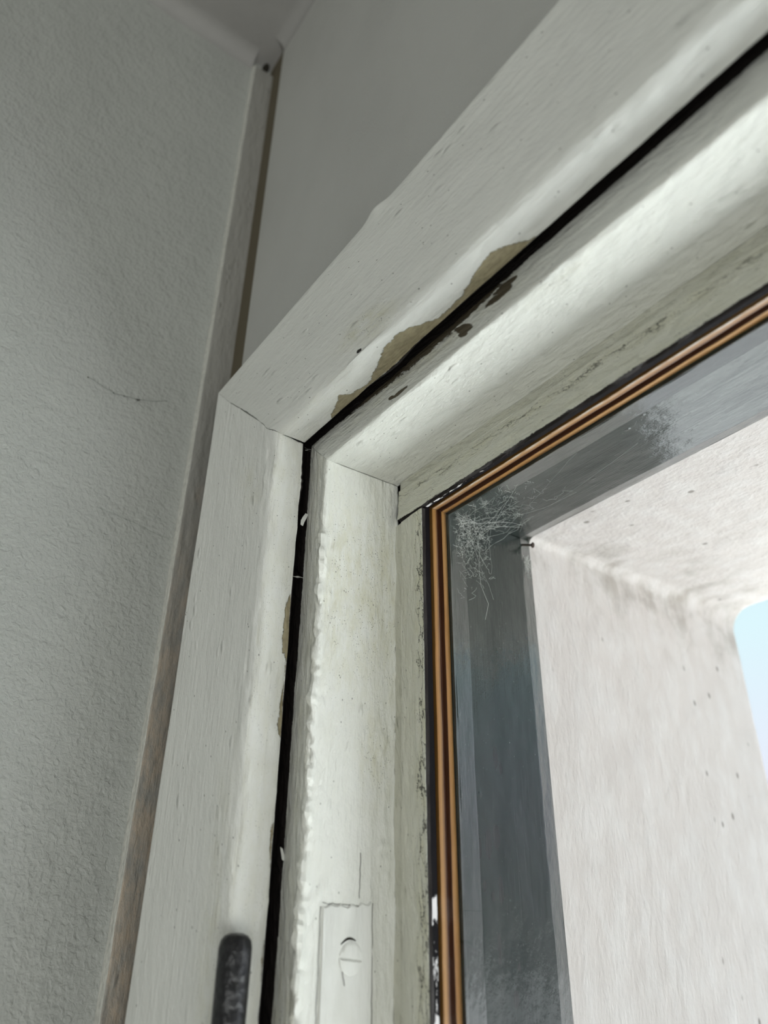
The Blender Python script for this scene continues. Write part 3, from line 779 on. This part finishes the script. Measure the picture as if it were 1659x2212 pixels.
# cobwebs: in the green corner, a tuft below it, and dusty threads on the left wall
def web_corner():
    bm = bmesh.new(); random.seed(21)
    def gj(l, t_, h=.0006):                            # on the left green bead/jamb
        y = .0885+t_; w = .0785-(.0785-.0735)*min(t_, .0125)/.0125 if t_ < .0125 else .0732-(t_-.0125)*.142
        return Vector((w+h, y, OZ-w-l))
    def gh(l, t_, h=.0006):
        y = .0885+t_; w = .0785-(.0785-.0735)*min(t_, .0125)/.0125 if t_ < .0125 else .0732-(t_-.0125)*.142
        return Vector((w+l, y, OZ-w-h))
    for i in range(190):
        k = random.random()
        if k < .16: a = gj(random.expovariate(1/.011), random.uniform(.002, .03)); b = gh(random.expovariate(1/.011), random.uniform(.0, .045))
        elif k < .70:
            l = abs(random.gauss(.012, .010)); t_ = random.uniform(.003, .030); a = gj(l, t_); b = gj(l+random.uniform(-.006, .010), t_+random.uniform(-.006, .006))
        else:
            l = abs(random.gauss(.018, .012)); t_ = random.uniform(.003, .040); a = gh(l, t_); b = gh(l+random.uniform(-.008, .012), t_+random.uniform(-.008, .008))
        n = 6; am = .0014
        pts = [a.lerp(b, q/n)+Vector((random.uniform(0, am), random.uniform(-am, am), -random.uniform(0, am))) for q in range(n+1)]
        tube(pts, random.uniform(.000025, .00006), bm, 3)
    for i in range(110):
        l = .004+abs(random.gauss(.010, .009)); t_ = random.gauss(.0135, .004); a = gj(l, max(.001, t_), random.uniform(.0004, .0025))
        tube([a+Vector([random.uniform(-.0013, .0013) for _ in range(3)])*q for q in (0, .6, 1.2)], .00004, bm, 3)
    for i in range(90):
        l = abs(random.gauss(.020, .012)); t_ = random.gauss(.018, .010); a = gh(l, max(.001, t_), random.uniform(.0004, .0025))
        tube([a+Vector([random.uniform(-.0015, .0015) for _ in range(3)])*q for q in (0, .6, 1.2)], .00004, bm, 3)
    for (la, ta, lb, tb) in ((.002, .045, .090, .030), (.006, .050, .040, .020), (.004, .040, .070, .012)):
        tube([gh(la+(lb-la)*q/10, ta+(tb-ta)*q/10, .0008+.001*math.sin(q/10*math.pi))+Vector((0, 0, -random.uniform(0, .0004))) for q in range(11)], .00004, bm, 3)
    o = finish('cobweb', bm, M['web'], None); tag(o, 'pale cobweb stretched across the corner of the green outer frame', 'cobweb', 'stuff')
web_corner()
def web_tuft():
    bm = bmesh.new(); random.seed(5)
    for i in range(70):
        z = OZ-.078-abs(random.gauss(0, .0035)); y = .1500+random.gauss(0, .0012); a = Vector((.0655+random.uniform(-.0004, .0012), y, z))
        tube([a, a+Vector((random.uniform(-.0008, .0014), random.uniform(-.001, .001), random.uniform(-.0018, .0018))), a+Vector((random.uniform(-.0008, .002), random.uniform(-.0012, .0012), random.uniform(-.003, .003)))], .00007, bm, 3)
    o = finish('cobweb', bm, M['web'], None); tag(o, 'small pale tuft of web on the green frame edge just under the nail', 'cobweb', 'stuff')
web_tuft()
def web_wall():
    random.seed(9)
    for pts, lab, rr in (([(-.0567, .0071), (-.0490, .0050), (-.0424, .0033), (-.0368, .0038), (-.0320, .0048), (-.0288, .0050), (-.020, .0085), (-.0115, .0122)],
                      'dusty dark thread of cobweb with specks hanging on the left wall', .00009),
                     ([(-.0381, -.0647), (-.032, -.0655), (-.0254, -.0663), (-.016, -.068), (-.0061, -.0697), (.0025, -.0705)], 'faint lower thread of dust on the left wall beside the corner batten', .00005)):
        bm = bmesh.new(); P = [Vector((-.0377, y, OZ+z)) for y, z in pts]; Q = []
        for a, b in zip(P[:-1], P[1:]):
            for k in range(4): Q.append(a.lerp(b, k/4)+Vector((random.uniform(0, .0004), random.uniform(-.0002, .0002), random.uniform(-.0003, .0003))))
        tube(Q, rr, bm, 4)
        if rr > .00008:
            for i, r in ((0, .0004), (8, .0004), (12, .0004), (19, .0006), (20, .0005), (18, .0004)):
                bmesh.ops.create_icosphere(bm, subdivisions=1, radius=r, matrix=Matrix.Translation(Q[min(i, len(Q)-1)]))
        o = finish('cobweb_thread', bm, M['webdark'], None); tag(o, lab, 'cobweb')
web_wall()
